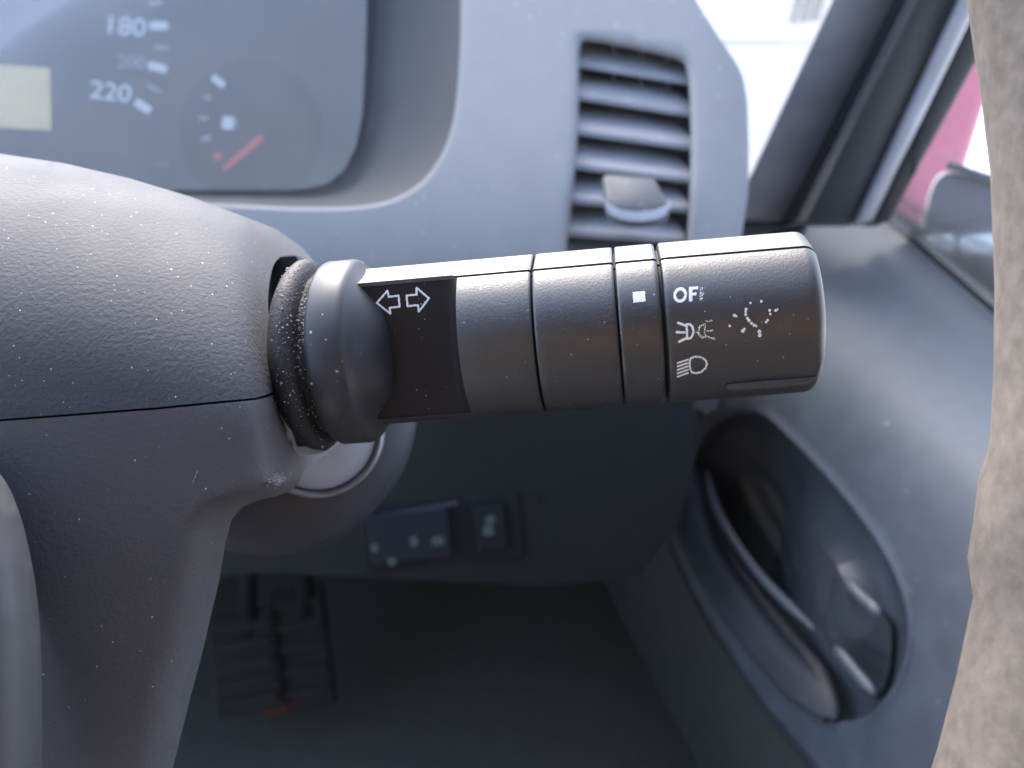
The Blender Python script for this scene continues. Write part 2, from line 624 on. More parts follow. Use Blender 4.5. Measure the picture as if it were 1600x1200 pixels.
PHIS = sorted(set([round(R_(a), 6) for a in np.linspace(-180, 180, 97)[:-1]] + [round(PH1 - q, 6) for q in (.060, .0525, .0515, .04, .03, .02, .0065, .0055, .0)] + [round(PH2, 6)]))
def section(t0, t1, b0=.0004, b1=.0004, flat=None, nseg=10, end=None):
    """loft of one segment with rounded ends; flat = function t -> how far the front is cut (0..1)"""
    ts = []
    for a in (0, .35, .7, 1.0):
        ts.append((t0 + b0 * (1 - math.cos(a * math.pi / 2)), -b0 * (1 - math.sin(a * math.pi / 2))))
    mids = list(np.linspace(t0 + b0, t1 - b1, nseg + 1)[1:-1])
    if flat:
        mids = sorted(mids + [t_of(u) for u in (712, 717, 721, 724, 727, 729.5, 731.5, 733.5, 735, 736.3, 737.4)])
        mids = [m for m in mids if t0 + b0 < m < t1 - b1]
    for m in mids:
        ts.append((m, 0))
    for a in (1.0, .7, .35, 0):
        ts.append((t1 - b1 * (1 - math.cos(a * math.pi / 2)), -b1 * (1 - math.sin(a * math.pi / 2))))
    rings = []
    for t, dr in ts:
        r = R_t(t) + dr
        ring = []
        for ph in PHIS:
            y, z = cs_point(ph)
            if flat and -.985 < z < .745 and y > 0:
                k = flat(t)
                fy = min(y, flat_y(z))
                y = y + (fy - y) * k
            ring.append(S(t, y * r, z * r))
        rings.append(ring)
    return loft(rings)

stalk = thing('light_stalk', 'black light switch stalk with worn white symbols sticking out of the steering column', 'stalk', S(t_of(560), 0, 0))

def flat_amount(t):
    u0, u1 = t_of(712), t_of(737.5)
    if t >= u1: return 0
    if t <= u0: return 1
    k = (t - u0) / (u1 - u0)
    return 1 - k ** 4
g = px(D0) * 1.3                             # half width of a joint
vs, fs = section(t_of(520), t_of(846) - g, flat=flat_amount, nseg=14)
arm = obj('arm', vs, fs, M['stalk'], stalk, 30)
arm.data.materials.append(M['stalk_flat'])     # the matt front face with the arrows
for pl in arm.data.polygons:
    q = wloc(arm) + pl.center - A0
    t_, y_, z_ = q.dot(EA), q.dot(EY), q.dot(EZ)
    if t_ < t_of(737.3) and y_ > 0 and -.93 < z_ / R_t(t_) < .70:
        pl.material_index = 1
vs, fs = section(t_of(846) + g, t_of(967) - g)
obj('sleeve', vs, fs, M['stalk'], stalk, 30)
vs, fs = section(t_of(967) + g, t_of(1032) - g * 1.5, b1=.0006)
ring_o = obj('fixed_ring', vs, fs, M['stalk'], stalk, 30)
# rotary knob: rounded far end
t0, t1 = t_of(1032) + g * 1.5, t_of(1266)
rings = []
prof = [(t0 + .0006 * (1 - math.cos(a)), -.0006 * (1 - math.sin(a))) for a in (0, .5, 1.0, 1.57)]
prof += [(t, 0) for t in np.linspace(t0 + .001, t1 - .0021, 9)]
prof += [(t1 - .0021 + .0021 * math.sin(a), -.0021 * (1 - math.cos(a))) for a in (.2, .4, .6, .8, 1.0, 1.2, 1.4, 1.57)]
for t, dr in prof:
    r = R_t(t) + dr
    rings.append([S(t, y * r, z * r) for y, z in map(cs_point, PHIS)])
vs, fs = loft(rings)
knob = obj('rotary_knob', vs, fs, M['stalk'], stalk, 30)
# raised finger rib under the knob
rb = []
for q in np.linspace(0, 1, 14):
    t = t_of(1118) + (t_of(1252) - t_of(1118)) * q
    ph = R_(-58)
    r = R_t(t) + .0003
    hgt = .00055 * min(1, q * 8, (1 - q) * 10)
    w = .06
    rb.append([S(t, math.cos(ph + a) * (r + h), math.sin(ph + a) * (r + h)) for a, h in
               ((-w, -.001), (-w * .9, hgt * .6), (-w * .5, hgt), (0, hgt * 1.1), (w * .5, hgt), (w * .9, hgt * .6), (w, -.001))])
vs, fs = loft(rb)
obj('finger_rib', vs, fs, M['stalk'], knob, 60)
# dark core seen in the joints
core = []
for t in (t_of(780), t_of(1100)):
    core.append([S(t, y * (R_t(t) - .0011), z * (R_t(t) - .0011)) for y, z in map(cs_point, PHIS)])
vs, fs = loft(core)
obj('core', vs, fs, M['gap'], stalk, 40)

# collar: wide ring with a cone towards the arm
def ringat(t, r, n=72, dz=0):
    return [S(t, r * math.cos(2 * math.pi * k / n), r * math.sin(2 * math.pi * k / n) + dz) for k in range(n)]
k_ = px(.1435)
tc0, tc1 = t_of(524), t_of(580)
RC = 142 * k_
prof = [(tc0, RC * .80), (tc0, RC - .0008), (tc0 + .0003, RC - .0003), (tc0 + .0009, RC)]
prof += [(tc1 - .0012, RC), (tc1 - .0005, RC - .0002), (tc1, RC - .0007), (tc1 + .0003, RC - .0013)]
prof += [(tc1 + .0012, RC - .0022), (tc1 + .0026, RC - .0036), (tc1 + .0044, RC - .0054), (tc1 + .0052, RC - .0075)]
vs, fs = loft([ringat(t, r, dz=-.0005) for t, r in prof])
obj('collar', vs, fs, M['collar'], stalk, 50)
# rubber boot with a deep groove
tb = t_of(526)
prof = [(t_of(468), 126 * k_), (t_of(477), 139 * k_), (t_of(485), 147 * k_), (t_of(496), 149 * k_), (t_of(505), 143 * k_), (t_of(508), 134 * k_),
        (t_of(511), 126 * k_), (t_of(519), 125 * k_), (t_of(523), 129 * k_), (tb + .0005, 131 * k_)]
rings = []
for t, r in prof:
    rr = []
    for q in range(72):
        a = 2 * math.pi * q / 72
        rj = r + .00035 * noise.noise(Vector((math.cos(a) * 3, math.sin(a) * 3, t * 300)))
        rr.append(S(t, rj * math.cos(a), rj * math.sin(a) - .0006))
    rings.append(rr)
vs, fs = loft(rings)
boot = obj('rubber_boot', vs, fs, M['rubber'], stalk, 60)
# crumbs of dust caught on the boot
gv, gf = [], []
ico_v = [Vector(v).normalized() for v in ((0, 0, 1), (1, 0, 0), (0, 1, 0), (-1, 0, 0), (0, -1, 0), (0, 0, -1))]
ico_f = [(0, 1, 2), (0, 2, 3), (0, 3, 4), (0, 4, 1), (5, 2, 1), (5, 3, 2), (5, 4, 3), (5, 1, 4)]
for i in range(430):
    a = random.gauss(.35, .75)
    t = random.choice([random.uniform(t_of(478), t_of(504)), random.uniform(t_of(503), t_of(523)), random.uniform(t_of(508), t_of(525))])
    r = np.interp(t, [p[0] for p in prof], [p[1] for p in prof])
    c = S(t, r * math.cos(a), r * math.sin(a) - .0006)
    s = random.choice([.00006, .00008, .0001, .00014, .0002]) * random.uniform(.7, 1.3)
    b = len(gv)
    gv += [c + Vector((v.x * s * random.uniform(.6, 1.4), v.y * s * random.uniform(.6, 1.4), v.z * s * random.uniform(.6, 1.4))) for v in ico_v]
    gf += [tuple(b + j for j in f) for f in ico_f]
tag(obj('dust_crumbs', gv, gf, M['dustgrit'], boot, None), kind='stuff')

# ---- printed marks: small tiles laid on the plastic, worn away where the print has gone
def front_y(t, z, cut):
    r = R_t(t)
    zz = max(-.999, min(.999, z / r))
    if zz > math.sin(PH1):
        a = (math.cos(PH1), math.sin(PH1)); b = (math.cos(PH2), math.sin(PH2))
        y = a[0] + (b[0] - a[0]) * (zz - a[1]) / (b[1] - a[1])
    else:
        y = math.sqrt(1 - zz * zz)
    if cut:
        k = flat_amount(t)
        y = y + (min(y, flat_y(zz)) - y) * k
    return y * r
def on_stalk(u, v, off=.00004, cut=False):
    ray = (P(u, v, 1) - CAM)
    d = D0 - .012
    for _ in range(14):
        q = CAM + ray * d - A0
        t, y, z = q.dot(EA), q.dot(EY), q.dot(EZ)
        d += (y - front_y(t, z, cut) - off) * .9
    return CAM + ray * d
def raster(name, fn, box_, parent, cell=.8, cut=False, wear=0.0, mat='print'):
    u0, v0, u1, v1 = box_
    nu, nv = int((u1 - u0) / cell) + 1, int((v1 - v0) / cell) + 1
    idx, vs, fs = {}, [], []
    def vert(i, j):
        if (i, j) not in idx:
            idx[(i, j)] = len(vs)
            vs.append(on_stalk(u0 + i * cell, v0 + j * cell, cut=cut))
        return idx[(i, j)]
    for i in range(nu):
        for j in range(nv):
            u, v = u0 + (i + .5) * cell, v0 + (j + .5) * cell
            if not fn(u, v):
                continue
            w = wear(u, v) if callable(wear) else wear
            if noise.noise(Vector((u * .55, v * .55, 3.1))) * .5 + .5 < w:
                continue
            fs.append((vert(i, j), vert(i + 1, j), vert(i + 1, j + 1), vert(i, j + 1)))
    return obj(name, vs, fs, M[mat], parent, None)

def seg(u, v, a, b):
    ax, ay = a; bx, by = b
    dx, dy = bx - ax, by - ay
    k = max(0, min(1, ((u - ax) * dx + (v - ay) * dy) / (dx * dx + dy * dy + 1e-9)))
    return math.hypot(u - ax - k * dx, v - ay - k * dy)
def poly_line(pts, w, closed=True):
    prs = list(zip(pts, pts[1:] + pts[:1])) if closed else list(zip(pts, pts[1:]))
    return lambda u, v: any(seg(u, v, a, b) < w / 2 for a, b in prs)
def z2(pts): return [(380 + x * .325, 340 + y * .325) for x, y in pts]
def z3(pts): return [(820 + x * .325, 340 + y * .325) for x, y in pts]

la = z2([(642, 410), (693, 352), (700, 381), (747, 375), (752, 428), (704, 434), (708, 462)])
ra = z2([(893, 388), (834, 338), (834, 370), (785, 375), (790, 426), (840, 420), (844, 452)])
raster('arrow_mark', poly_line(la, 3.0), (585, 448, 630, 495), arm, cut=True, wear=.12)
raster('arrow_mark', poly_line(ra, 3.0), (630, 445, 676, 490), arm, cut=True, wear=.12)
sq = z3([(518, 358), (577, 353), (581, 403), (522, 409)])
raster('square_mark', lambda u, v: bool(inpoly([u], [v], sq)[0]), (984, 450, 1012, 476), ring_o)

def f_off(u, v):
    x, y = (u - 820) / .325, (v - 340) / .325
    y += (x - 747) * .08
    e = math.hypot((x - 747) / 33, (y - 372) / 37)
    if .58 < e < 1: return True
    if 790 <= x <= 807 and 337 <= y <= 407: return True
    if 790 <= x <= 833 and 337 <= y <= 351: return True
    if 790 <= x <= 826 and 366 <= y <= 379: return True
    if 840 <= x <= 856 and 337 <= y <= 407: return True
    if 840 <= x <= 868 and (337 <= y <= 350 or 365 <= y <= 377): return True
    return False
raster('off_lettering', f_off, (1050, 440, 1106, 478), knob,
       wear=lambda u, v: .08 if u < 1091 else (.42 + (u - 1091) * .03))
def f_side(u, v):
    x, y = (u - 820) / .325, (v - 340) / .325
    if min(seg(x, y, (738, 506), (770, 518)), seg(x, y, (731, 551), (768, 552)), seg(x, y, (742, 597), (776, 580))) < 6: return True
    dl = [(778, 513), (794, 513), (806, 525), (811, 546), (806, 567), (796, 580), (781, 582)]
    if min(seg(x, y, a, b) for a, b in zip(dl, dl[1:] + dl[:1])) < 5.5: return True
    dr = [(866, 512), (848, 518), (836, 532), (834, 552), (842, 568), (858, 578)]
    if min(seg(x, y, a, b) for a, b in zip(dr, dr[1:])) < 5: return True
    if min(seg(x, y, (872, 500), (900, 495)), seg(x, y, (870, 545), (905, 543)), seg(x, y, (868, 568), (912, 583)), seg(x, y, (866, 512), (866, 575))) < 4.5: return True
    return False
raster('side_light_mark', f_side, (1055, 498, 1118, 536), knob, cell=.7,
       wear=lambda u, v: .12 if u < 1086 else .50)
def f_head(u, v):
    x, y = (u - 820) / .325, (v - 340) / .325
    for k in range(5):
        if seg(x, y, (735, 699 + k * 16.5), (784, 683 + k * 16)) < 4.2: return True
    o = [(798, 676), (822, 668), (850, 672), (870, 686), (876, 704), (868, 724), (848, 742), (822, 748), (804, 744), (796, 728), (792, 708), (793, 690)]
    return min(seg(x, y, a, b) for a, b in zip(o, o[1:] + o[:1])) < 4.6
raster('headlamp_mark', f_head, (1056, 552, 1108, 592), knob, cell=.7, wear=lambda u, v: .10 if u < 1078 else .28)
dots = [(1085, 410, 6), (1137, 403, 6), (1064, 440, 7), (1062, 452, 6), (1062, 466, 7), (1070, 484, 7), (1078, 494, 8), (1090, 508, 7), (1103, 518, 8), (1112, 521, 6),
        (1008, 470, 8), (1018, 474, 5), (1177, 446, 7), (1180, 463, 6), (1206, 446, 7), (1214, 441, 5), (1160, 502, 6), (1168, 493, 6),
        (1048, 545, 9), (1056, 535, 6), (1128, 548, 9), (1130, 566, 9), (985, 521, 6)]
def f_bulb(u, v):
    x, y = (u - 820) / .325, (v - 340) / .325
    return any(math.hypot(x - a, y - b) < r for a, b, r in dots)
raster('bulb_mark', f_bulb, (1136, 466, 1220, 532), knob, cell=.7, wear=.22)

# ------------------------------------------------------------------ steering column cover
vt_u = [-300, 0, 100, 200, 300, 380, 430, 470, 490, 510, 560, 700]
vt_v = [232, 240, 255, 278, 308, 338, 357, 385, 408, 440, 560, 800]
def vtop(u): return float(np.interp(u, vt_u, vt_v))
def cover_d(u, v):
    d = .121
    t = max(0, min(1, (v - vtop(u)) / 340))
    d += .042 * (1 - math.sqrt(max(0, 1 - (1 - t) ** 2)))
    uc = 392 + (v - 400) * .105
    if v > 740:
        uc = 428 + (v - 740) * .3
    x = u - uc
    d += .00050 * ((x + math.sqrt(x * x + 22 * 22)) / 2)
    if v > 640:
        d += (v - 640) * .00001
        ur = float(np.interp(v, [640, 740, 765, 790, 820, 850, 960, 1080, 1200, 1300], [700, 560, 450, 380, 357, 350, 330, 300, 272, 250]))
        t = max(0, min(1, (ur - u) / 75))
        w = min(1, (v - 640) / 150)
        d += .017 * w * (1 - math.sqrt(max(0, 1 - (1 - t) ** 2)))
    return d
hole = [(526, 600), (517, 520), (503, 450), (482, 412), (456, 399), (434, 405), (423, 430), (419, 480), (428, 550), (441, 604)]
top = [(u, vtop(u)) for u in (-160, -80, 0, 50, 100, 150, 200, 250, 300, 340, 380, 405, 430, 450, 470, 490)]
upper = top + [(510, 436), (535, 500), (552, 560), (560, 600)] + spline(hole, 5, False)
seam = [(430, 611), (415, 617), (400, 621.5), (320, 629), (250, 636), (120, 646), (0, 655), (-160, 668)]
col = thing('steering_column_cover', 'dark grey grained plastic steering column cover speckled with dust', 'column cover', P(200, 700, .16))
edge_prof = [(0, 0), (.8, .00008), (1.6, .0003), (2.0, .0008), (2.0, .03)]
vs, fs = sheet(upper + seam, [], cover_d, 13, edge_prof)
obj('upper_cover', vs, fs, M['column'], col, 50, merge=1e-6)
hole_low = [(446, 612), (452, 660), (459, 700), (470, 712), (484, 711), (505, 706), (522, 692), (527, 650), (527, 604)]
lower = [(-160, 671.5), (0, 658.5), (120, 649.5), (250, 639.5), (320, 632.5), (400, 625), (417, 620.5), (432, 615), (446, 612)] + spline(hole_low, 4, False)[1:] + \
        [(560, 604), (556, 650), (535, 690), (505, 714), (486, 722), (474, 738), (466, 756), (452, 768), (430, 776), (402, 782), (380, 792), (362, 812), (352, 850), (342, 910), (330, 960), (315, 1025), (300, 1080), (285, 1140), (270, 1200), (248, 1290), (-160, 1290)]
vs, fs = sheet(lower, [], cover_d, 13, edge_prof)
lowc = obj('lower_cover', vs, fs, M['column_low'], col, 50, merge=1e-6)
# dark lining behind the seam and round the opening
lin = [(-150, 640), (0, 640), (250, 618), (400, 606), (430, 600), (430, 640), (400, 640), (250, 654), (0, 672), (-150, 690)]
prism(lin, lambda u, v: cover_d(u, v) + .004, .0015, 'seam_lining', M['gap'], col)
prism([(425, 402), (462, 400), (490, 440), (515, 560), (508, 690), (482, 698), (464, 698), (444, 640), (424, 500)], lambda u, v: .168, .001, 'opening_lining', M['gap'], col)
# scuffed corner where the plastic is scraped pale: a patch of short raised scratches
sv, sf = [], []
for i in range(130):
    cu, cv = random.gauss(433, 8), random.gauss(748, 5.5)
    ln = random.uniform(1.2, 4.5); wd = random.uniform(.25, .6); an = random.gauss(.4, .5)
    c_, s_ = math.cos(an), math.sin(an)
    pts = [(cu - c_ * ln, cv - s_ * ln), (cu + s_ * wd, cv - c_ * wd), (cu + c_ * ln, cv + s_ * ln), (cu - s_ * wd, cv + c_ * wd)]
    b = len(sv)
    sv += [P(a, q, cover_d(a, q) - .00012) for a, q in pts] + [P(cu, cv, cover_d(cu, cv) - .0003)]
    sf += [(b, b + 1, b + 4), (b + 1, b + 2, b + 4), (b + 2, b + 3, b + 4), (b + 3, b, b + 4)]
for (cu, cv) in ((305, 745), (308, 738), (302, 752)):
    b = len(sv)
    pts = [(cu - 1.4, cv + 4), (cu + .7, cv + .5), (cu + 1.6, cv - 4), (cu - .5, cv)]
    sv += [P(a, q, cover_d(a, q) - .00010) for a, q in pts] + [P(cu, cv, cover_d(cu, cv) - .0002)]
    sf += [(b, b + 1, b + 4), (b + 1, b + 2, b + 4), (b + 2, b + 3, b + 4), (b + 3, b, b + 4)]
obj('scuff_mark', sv, sf, M['scuff'], lowc, None)

# ------------------------------------------------------------------ ignition lock below the stalk
ax_l = (RIGHT * .55 - FWD * .83 + UP * .05)
ig = thing('ignition_lock', 'round grey ignition lock in a dark housing below the stalk', 'ignition lock', P(450, 640, .2))
k_ = px(.195)
cI = P(426, 640, .202)
lathe(cI, -FWD * .96 + RIGHT * .26, [(238 * k_, -.03), (238 * k_, -.002), (234 * k_, .0015), (224 * k_, .004), (205 * k_, .006), (170 * k_, .007), (120 * k_, .007)], 'lock_housing', M['lock'], ig, 72)
cF = P(498, 676, .192)
k_ = px(.19)
an = -FWD * .96 + RIGHT * .26
lathe(cF, an, [(104 * k_, -.004), (104 * k_, .0008), (101 * k_, .0016), (97 * k_, .0018), (93 * k_, .0010), (91 * k_, -.002)], 'lock_ring', M['chrome'], ig, 64)
lathe(cF, an, [(90 * k_, -.006), (90 * k_, .0001), (86 * k_, .0005), (60 * k_, .0007), (20 * k_, .0008), (4 * k_, .0008)], 'lock_face', M['lockface'], ig, 64)

# ------------------------------------------------------------------ dashboard
def dash_d(u, v):
    d = .435 + ((340 - v) + math.sqrt((340 - v) ** 2 + 120 ** 2)) / 2 * .00012
    d += .00016 * (((u - 1110) + math.sqrt((u - 1110) ** 2 + 900)) / 2)      # turns away at its right end
    x = v - 455
    d += .0006 * ((x + math.sqrt(x * x + 900)) / 2)                             # and under at the bottom
    # gentle swell round the cluster opening
    return d
dash = thing('dashboard', 'pale grey dashboard moulding around the dials and the side air vent', 'dashboard', P(900, 400, .46))
cl_open = [(-500, -250), (726, -250), (726, -40)] + spline([(726, 0), (724, 90), (716, 180), (698, 240), (664, 288), (615, 318), (555, 329), (470, 331), (380, 327), (250, 322), (0, 318), (-500, 318)], 5, False)[0:]
vent_open = spline([(892, 82), (897, 62), (915, 52), (975, 61), (1035, 74), (1068, 84), (1084, 104), (1090, 150), (1092, 230), (1090, 310), (1086, 380), (1083, 425)], 4, False) + \
            spline([(868, 425), (874, 370), (884, 280), (890, 190), (891, 120)], 4, False)
dash_out = [(-560, -300), (1000, -300), (1087, 0), (1125, 60), (1152, 100), (1162, 122), (1168, 160), (1170, 230), (1169, 300), (1160, 360), (1150, 430), (1140, 560), (1120, 640), (500, 640), (200, 560), (-560, 520)]
vs, fs = sheet(dash_out, [cl_open, vent_open], dash_d, 16, rim(8, .45, .08), [rim(6, .45, .010), rim(13, .45, .010)])
obj('dash_panel', vs, fs, M['dash'], dash, 50, merge=1e-6)
# ledge behind it under the windscreen
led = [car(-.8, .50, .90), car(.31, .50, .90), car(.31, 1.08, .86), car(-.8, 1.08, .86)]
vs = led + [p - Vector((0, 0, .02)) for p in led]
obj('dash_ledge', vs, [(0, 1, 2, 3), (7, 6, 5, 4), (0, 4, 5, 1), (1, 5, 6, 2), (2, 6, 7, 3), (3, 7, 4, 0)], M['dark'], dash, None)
# tapered inner wall of the dial hood
n = 60
lo = resample(spline([(727, -260), (727, -100), (726, 0), (724, 90), (716, 180), (698, 240), (664, 288), (615, 318), (555, 329), (470, 331), (380, 327), (250, 322), (0, 318), (-500, 318)], 6, False), 14, False)
li = spline([(574, -260), (574, -100), (573, 0), (571, 90), (566, 180), (556, 230), (538, 266), (510, 288), (470, 296), (440, 297), (380, 297), (250, 297), (0, 297), (-500, 297)], 6, False)
def along(pl, q):
    L = [0]
    for a, b in zip(pl, pl[1:]): L.append(L[-1] + math.dist(a, b))
    s = q * L[-1]
    return tuple(float(np.interp(s, L, [p[k] for p in pl])) for k in (0, 1))
lo_full = spline([(727, -260), (727, -100), (726, 0), (724, 90), (716, 180), (698, 240), (664, 288), (615, 318), (555, 329), (470, 331), (380, 327), (250, 322), (0, 318), (-500, 318)], 6, False)
rings = []
for q in np.linspace(0, 1, 7):
    row = []
    for a, b in zip(lo_full, li):
        u, v = a[0] + (b[0] - a[0]) * q, a[1] + (b[1] - a[1]) * q
        d = dash_d(*a) + .004 + (.045) * (q ** .8)
        row.append(P(u, v, d))
    rings.append(row)
rings.append([p + FWD * .004 for p in rings[-1]])
vs, fs = loft(rings, closed=False)
hood = obj('dial_hood_wall', vs, fs, M['hood'], dash, 60)

# ------------------------------------------------------------------ instrument cluster
def cl_d(u, v): return 1 / (1 / .492 + (v - 300) * .00039)
clu = thing('instrument_cluster', 'instrument cluster behind a painted glare film, with white dial marks, amber display and red fuel needle', 'instrument cluster', P(300, 200, .5))
face = [(-520, -260), (590, -260), (590, 310), (-520, 310)]
prism(face, lambda u, v: cl_d(u, v) + .004, .004, 'dial_face', M['face'], clu)
prism([(-60, 98), (78, 106), (80, 204), (-60, 196)], cl_d, .0008, 'amber_display', M['cream'], clu)
for cu, cv, w, h, a in ((248, 40, 29, 13, 2), (246, 105, 30, 13, 14), (223, 166, 28, 13, 32), (243, 5, 22, 8, -8), (252, 74, 25, 7, 6), (240, 138, 22, 7, 25)):
    prism(rrect(cu, cv, w, h, 3, a), cl_d, .0003, 'dial_tick', M['tick' if h > 10 else 'tick_dim'], clu)
def text_px(body, cu, cv, height, width, ang, mat, name, weight=.0):
    c = bpy.data.curves.new('numeral_curve', 'FONT')
    c.body = body
    c.size = 1
    c.align_x = 'CENTER'
    c.align_y = 'CENTER'
    c.offset = weight
    o = bpy.data.objects.new('numeral_curve', c)
    COL.objects.link(o)
    dg = bpy.context.evaluated_depsgraph_get()
    me = bpy.data.meshes.new_from_object(o.evaluated_get(dg))
    bpy.data.objects.remove(o)
    co_ = [(v.co.x, v.co.y) for v in me.vertices]
    fs = [tuple(p.vertices) for p in me.polygons]
    xs = [p[0] for p in co_]; ys = [p[1] for p in co_]
    sx, sy = width / (max(xs) - min(xs)), height / (max(ys) - min(ys))
    mx, my = (max(xs) + min(xs)) / 2, (max(ys) + min(ys)) / 2
    c_, s_ = math.cos(R_(ang)), math.sin(R_(ang))
    vs = []
    for x, y in co_:
        x, y = (x - mx) * sx, -(y - my) * sy
        u, v = cu + x * c_ - y * s_, cv + x * s_ + y * c_
        vs.append(P(u, v, cl_d(u, v) - .0003))
    return obj(name, vs, fs, M[mat], clu, None)
text_px('180', 199, 41, 29, 58, 5, 'tick', 'numeral', .012)
text_px('200', 205, 97, 20, 44, 3, 'tick_dim', 'numeral', .02)
text_px('220', 173, 143, 28, 64, 7, 'tick', 'numeral', .012)
# fuel gauge
circ = lambda cu, cv, r, n=40: [(cu + r * math.cos(2 * math.pi * k / n), cv + r * math.sin(2 * math.pi * k / n)) for k in range(n)]
prism(circ(392, 205, 112, 56), cl_d, .0009, 'fuel_dial', M['dark2'], clu)
gd = lambda u, v: cl_d(u, v) - .0009
for cu, cv, w, h, a in ((341, 127, 24, 11, 38), (324, 152, 13, 8, 15), (318, 184, 14, 8, 8), (322, 216, 15, 9, -12)):
    prism(rrect(cu, cv, w, h, 3, a), gd, .0003, 'fuel_tick', M['tick' if h > 10 else 'tick_dim'], clu)
pump = rrect(356, 192, 18, 20, 2, 5)
pm = prism(pump, gd, .0003, 'pump_symbol', M['tick'], clu)
prism([(366, 182), (370, 186), (371, 200), (366, 202), (368, 196)], gd, .0003, 'pump_hose', M['tick_dim'], pm)
nd = [(347, 262), (354, 266), (410, 220), (411, 212), (404, 211)]
prism(nd, lambda u, v: cl_d(u, v) - .004, .0012, 'fuel_needle', M['red'], clu)
prism(circ(340, 244, 6, 14), gd, .0004, 'reserve_dot', M['red'], clu)
prism(rrect(254, 256, 22, 12, 2), cl_d, .0003, 'warning_symbol', M['hood'], clu)
prism(rrect(290, 206, 14, 9, 2), cl_d, .0003, 'warning_symbol', M['hood'], clu)
# clear lens
lens = [(-500, -255), (574, -255), (573, 0), (571, 90), (566, 180), (556, 230), (538, 266), (510, 288), (470, 296), (440, 297), (0, 297), (-500, 297)]
prism(lens, lambda u, v: 1 / (1 / .4795 + (v - 300) * .00039), .001, 'lens', M['lens'], clu)

# ------------------------------------------------------------------ side air vent
av = thing('air_vent', 'grey slatted air vent with a sliding tab in the dashboard end', 'air vent', P(985, 240, .47))
duct = []
for dd, s in ((.0135, 1.0), (.02, 1.0), (.046, .96)):
    duct.append([P(985 + (u - 985) * s, 240 + (v - 240) * s, dash_d(u, v) + dd) for u, v in vent_open])
vs, fs = loft(duct, caps=False)
n = len(vent_open)
fs.append(tuple(range(2 * n, 3 * n)))
obj('duct', vs, fs, M['vent_dark'], av, 40)
SL = Vector((0, .68, .73))
def vent_pt(u, v, back, drop=0):
    """point on a slat: front lip at the opening, blade rising backwards"""
    return P(u, v, dash_d(u, v) + .009) + dvec(SL) * back - UP * drop
lips = [((893, 95), (1079, 125)), ((894, 146), (1084, 175)), ((894, 201), (1085, 227)), ((892, 255), (1082, 278)), ((887, 310), (1076, 324)), ((880, 360), (1070, 372)), ((874, 410), (1066, 422))]
for k, (a, b) in enumerate(lips):
    th = .0030
    ring = []
    for q in np.linspace(0, 1, 9):
        u, v = a[0] + (b[0] - a[0]) * q, a[1] + (b[1] - a[1]) * q
        w = min(1, .25 + 5 * (1 - q)) if q > .8 else 1
        L = .032 * w
        p = lambda bk, dz: vent_pt(u, v, bk) - UP * dz
        ring.append([p(.0006, -.0004), p(0, .0004), p(0, .0016), p(.0006, th + .0003), p(L, th * .6), p(L, 0)])
    vs, fs = loft(ring)
    obj('slat', vs, fs, M['vent'], av, 38)
for u in (908, 960, 1004, 1046):
    a, b = P(u, 60, .487), P(u - 8, 425, .475)
    w = RIGHT * .0007
    vs = [a - w, a + w, b + w, b - w, a - w + FWD * .02, a + w + FWD * .02, b + w + FWD * .02, b - w + FWD * .02]
    fs = [(0, 1, 2, 3), (4, 7, 6, 5), (0, 4, 5, 1), (1, 5, 6, 2), (2, 6, 7, 3), (3, 7, 4, 0)]
    obj('vane', vs, fs, M['vent'], av, None)
# frame sides with little pivots
for k, (a, b) in enumerate(lips[1:6]):
    c = vent_pt(a[0] + 3, a[1] + 14, .006)
    vs, fs = tube([c - RIGHT * .0025, c + RIGHT * .0022], .0022, 12)
    obj('pivot', vs, fs, M['vent'], av, 40)
# sliding tab on the fifth slat
tab_top = [(941, 268), (1026, 275), (1045, 312), (1042, 320), (1020, 326), (990, 328), (966, 324), (951, 316), (945, 305)]
def tabp(u, v): return .4385 - (v - 272) * .00022
tb_ = []
for off, s in ((0, .86), (.0014, .93), (.0030, .985), (.0042, 1.0), (.0078, 1.0), (.0086, .96)):
    tb_.append([P(992 + (u - 992) * s, 308 + (v - 308) * s, tabp(u, v)) - UP * off for u, v in tab_top])
vs, fs = loft(tb_)
obj('sliding_tab', vs, fs, M['tab'], av, 45)

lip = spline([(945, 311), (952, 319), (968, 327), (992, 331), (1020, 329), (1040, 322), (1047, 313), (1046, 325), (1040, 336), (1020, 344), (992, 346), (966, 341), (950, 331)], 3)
prism(lip, .4245, .0022, 'tab_lip_highlight', M['tabhighlight'], av, .0008)

# ------------------------------------------------------------------ lower dash, switches, pedals
def low_d(u, v): return .50 + (v - 650) * .00012 + (abs(u - 700) * .00003)
ld = [(250, 560), (1080, 560), (1090, 700), (1060, 820), (1000, 900), (860, 915), (640, 905), (420, 895), (250, 905)]
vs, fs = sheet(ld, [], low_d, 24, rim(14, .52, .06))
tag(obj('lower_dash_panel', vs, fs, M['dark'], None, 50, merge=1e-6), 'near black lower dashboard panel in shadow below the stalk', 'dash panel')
sw = thing('switch_panel', 'small dark switch panel with pale marks on the lower dashboard', 'switch panel', P(680, 835, .53))
prism(rrect(690, 832, 250, 104, 8, -6), low_d, .003, 'bezel', M['dark2'], sw, .0012)
sd_ = lambda u, v: low_d(u, v) - .003
prism([(580, 806), (715, 782), (716, 789), (580, 814)], sd_, .002, 'top_lip', M['hood'], sw, .0004)
prism(rrect(640, 838, 126, 78, 6, -6), sd_, .004, 'rocker_button', M['bluebtn'], sw, .001)
prism(rrect(766, 824, 48, 72, 6, -6), sd_, .004, 'rocker_button', M['dark2'], sw, .001)
se = lambda u, v: low_d(u, v) - .007
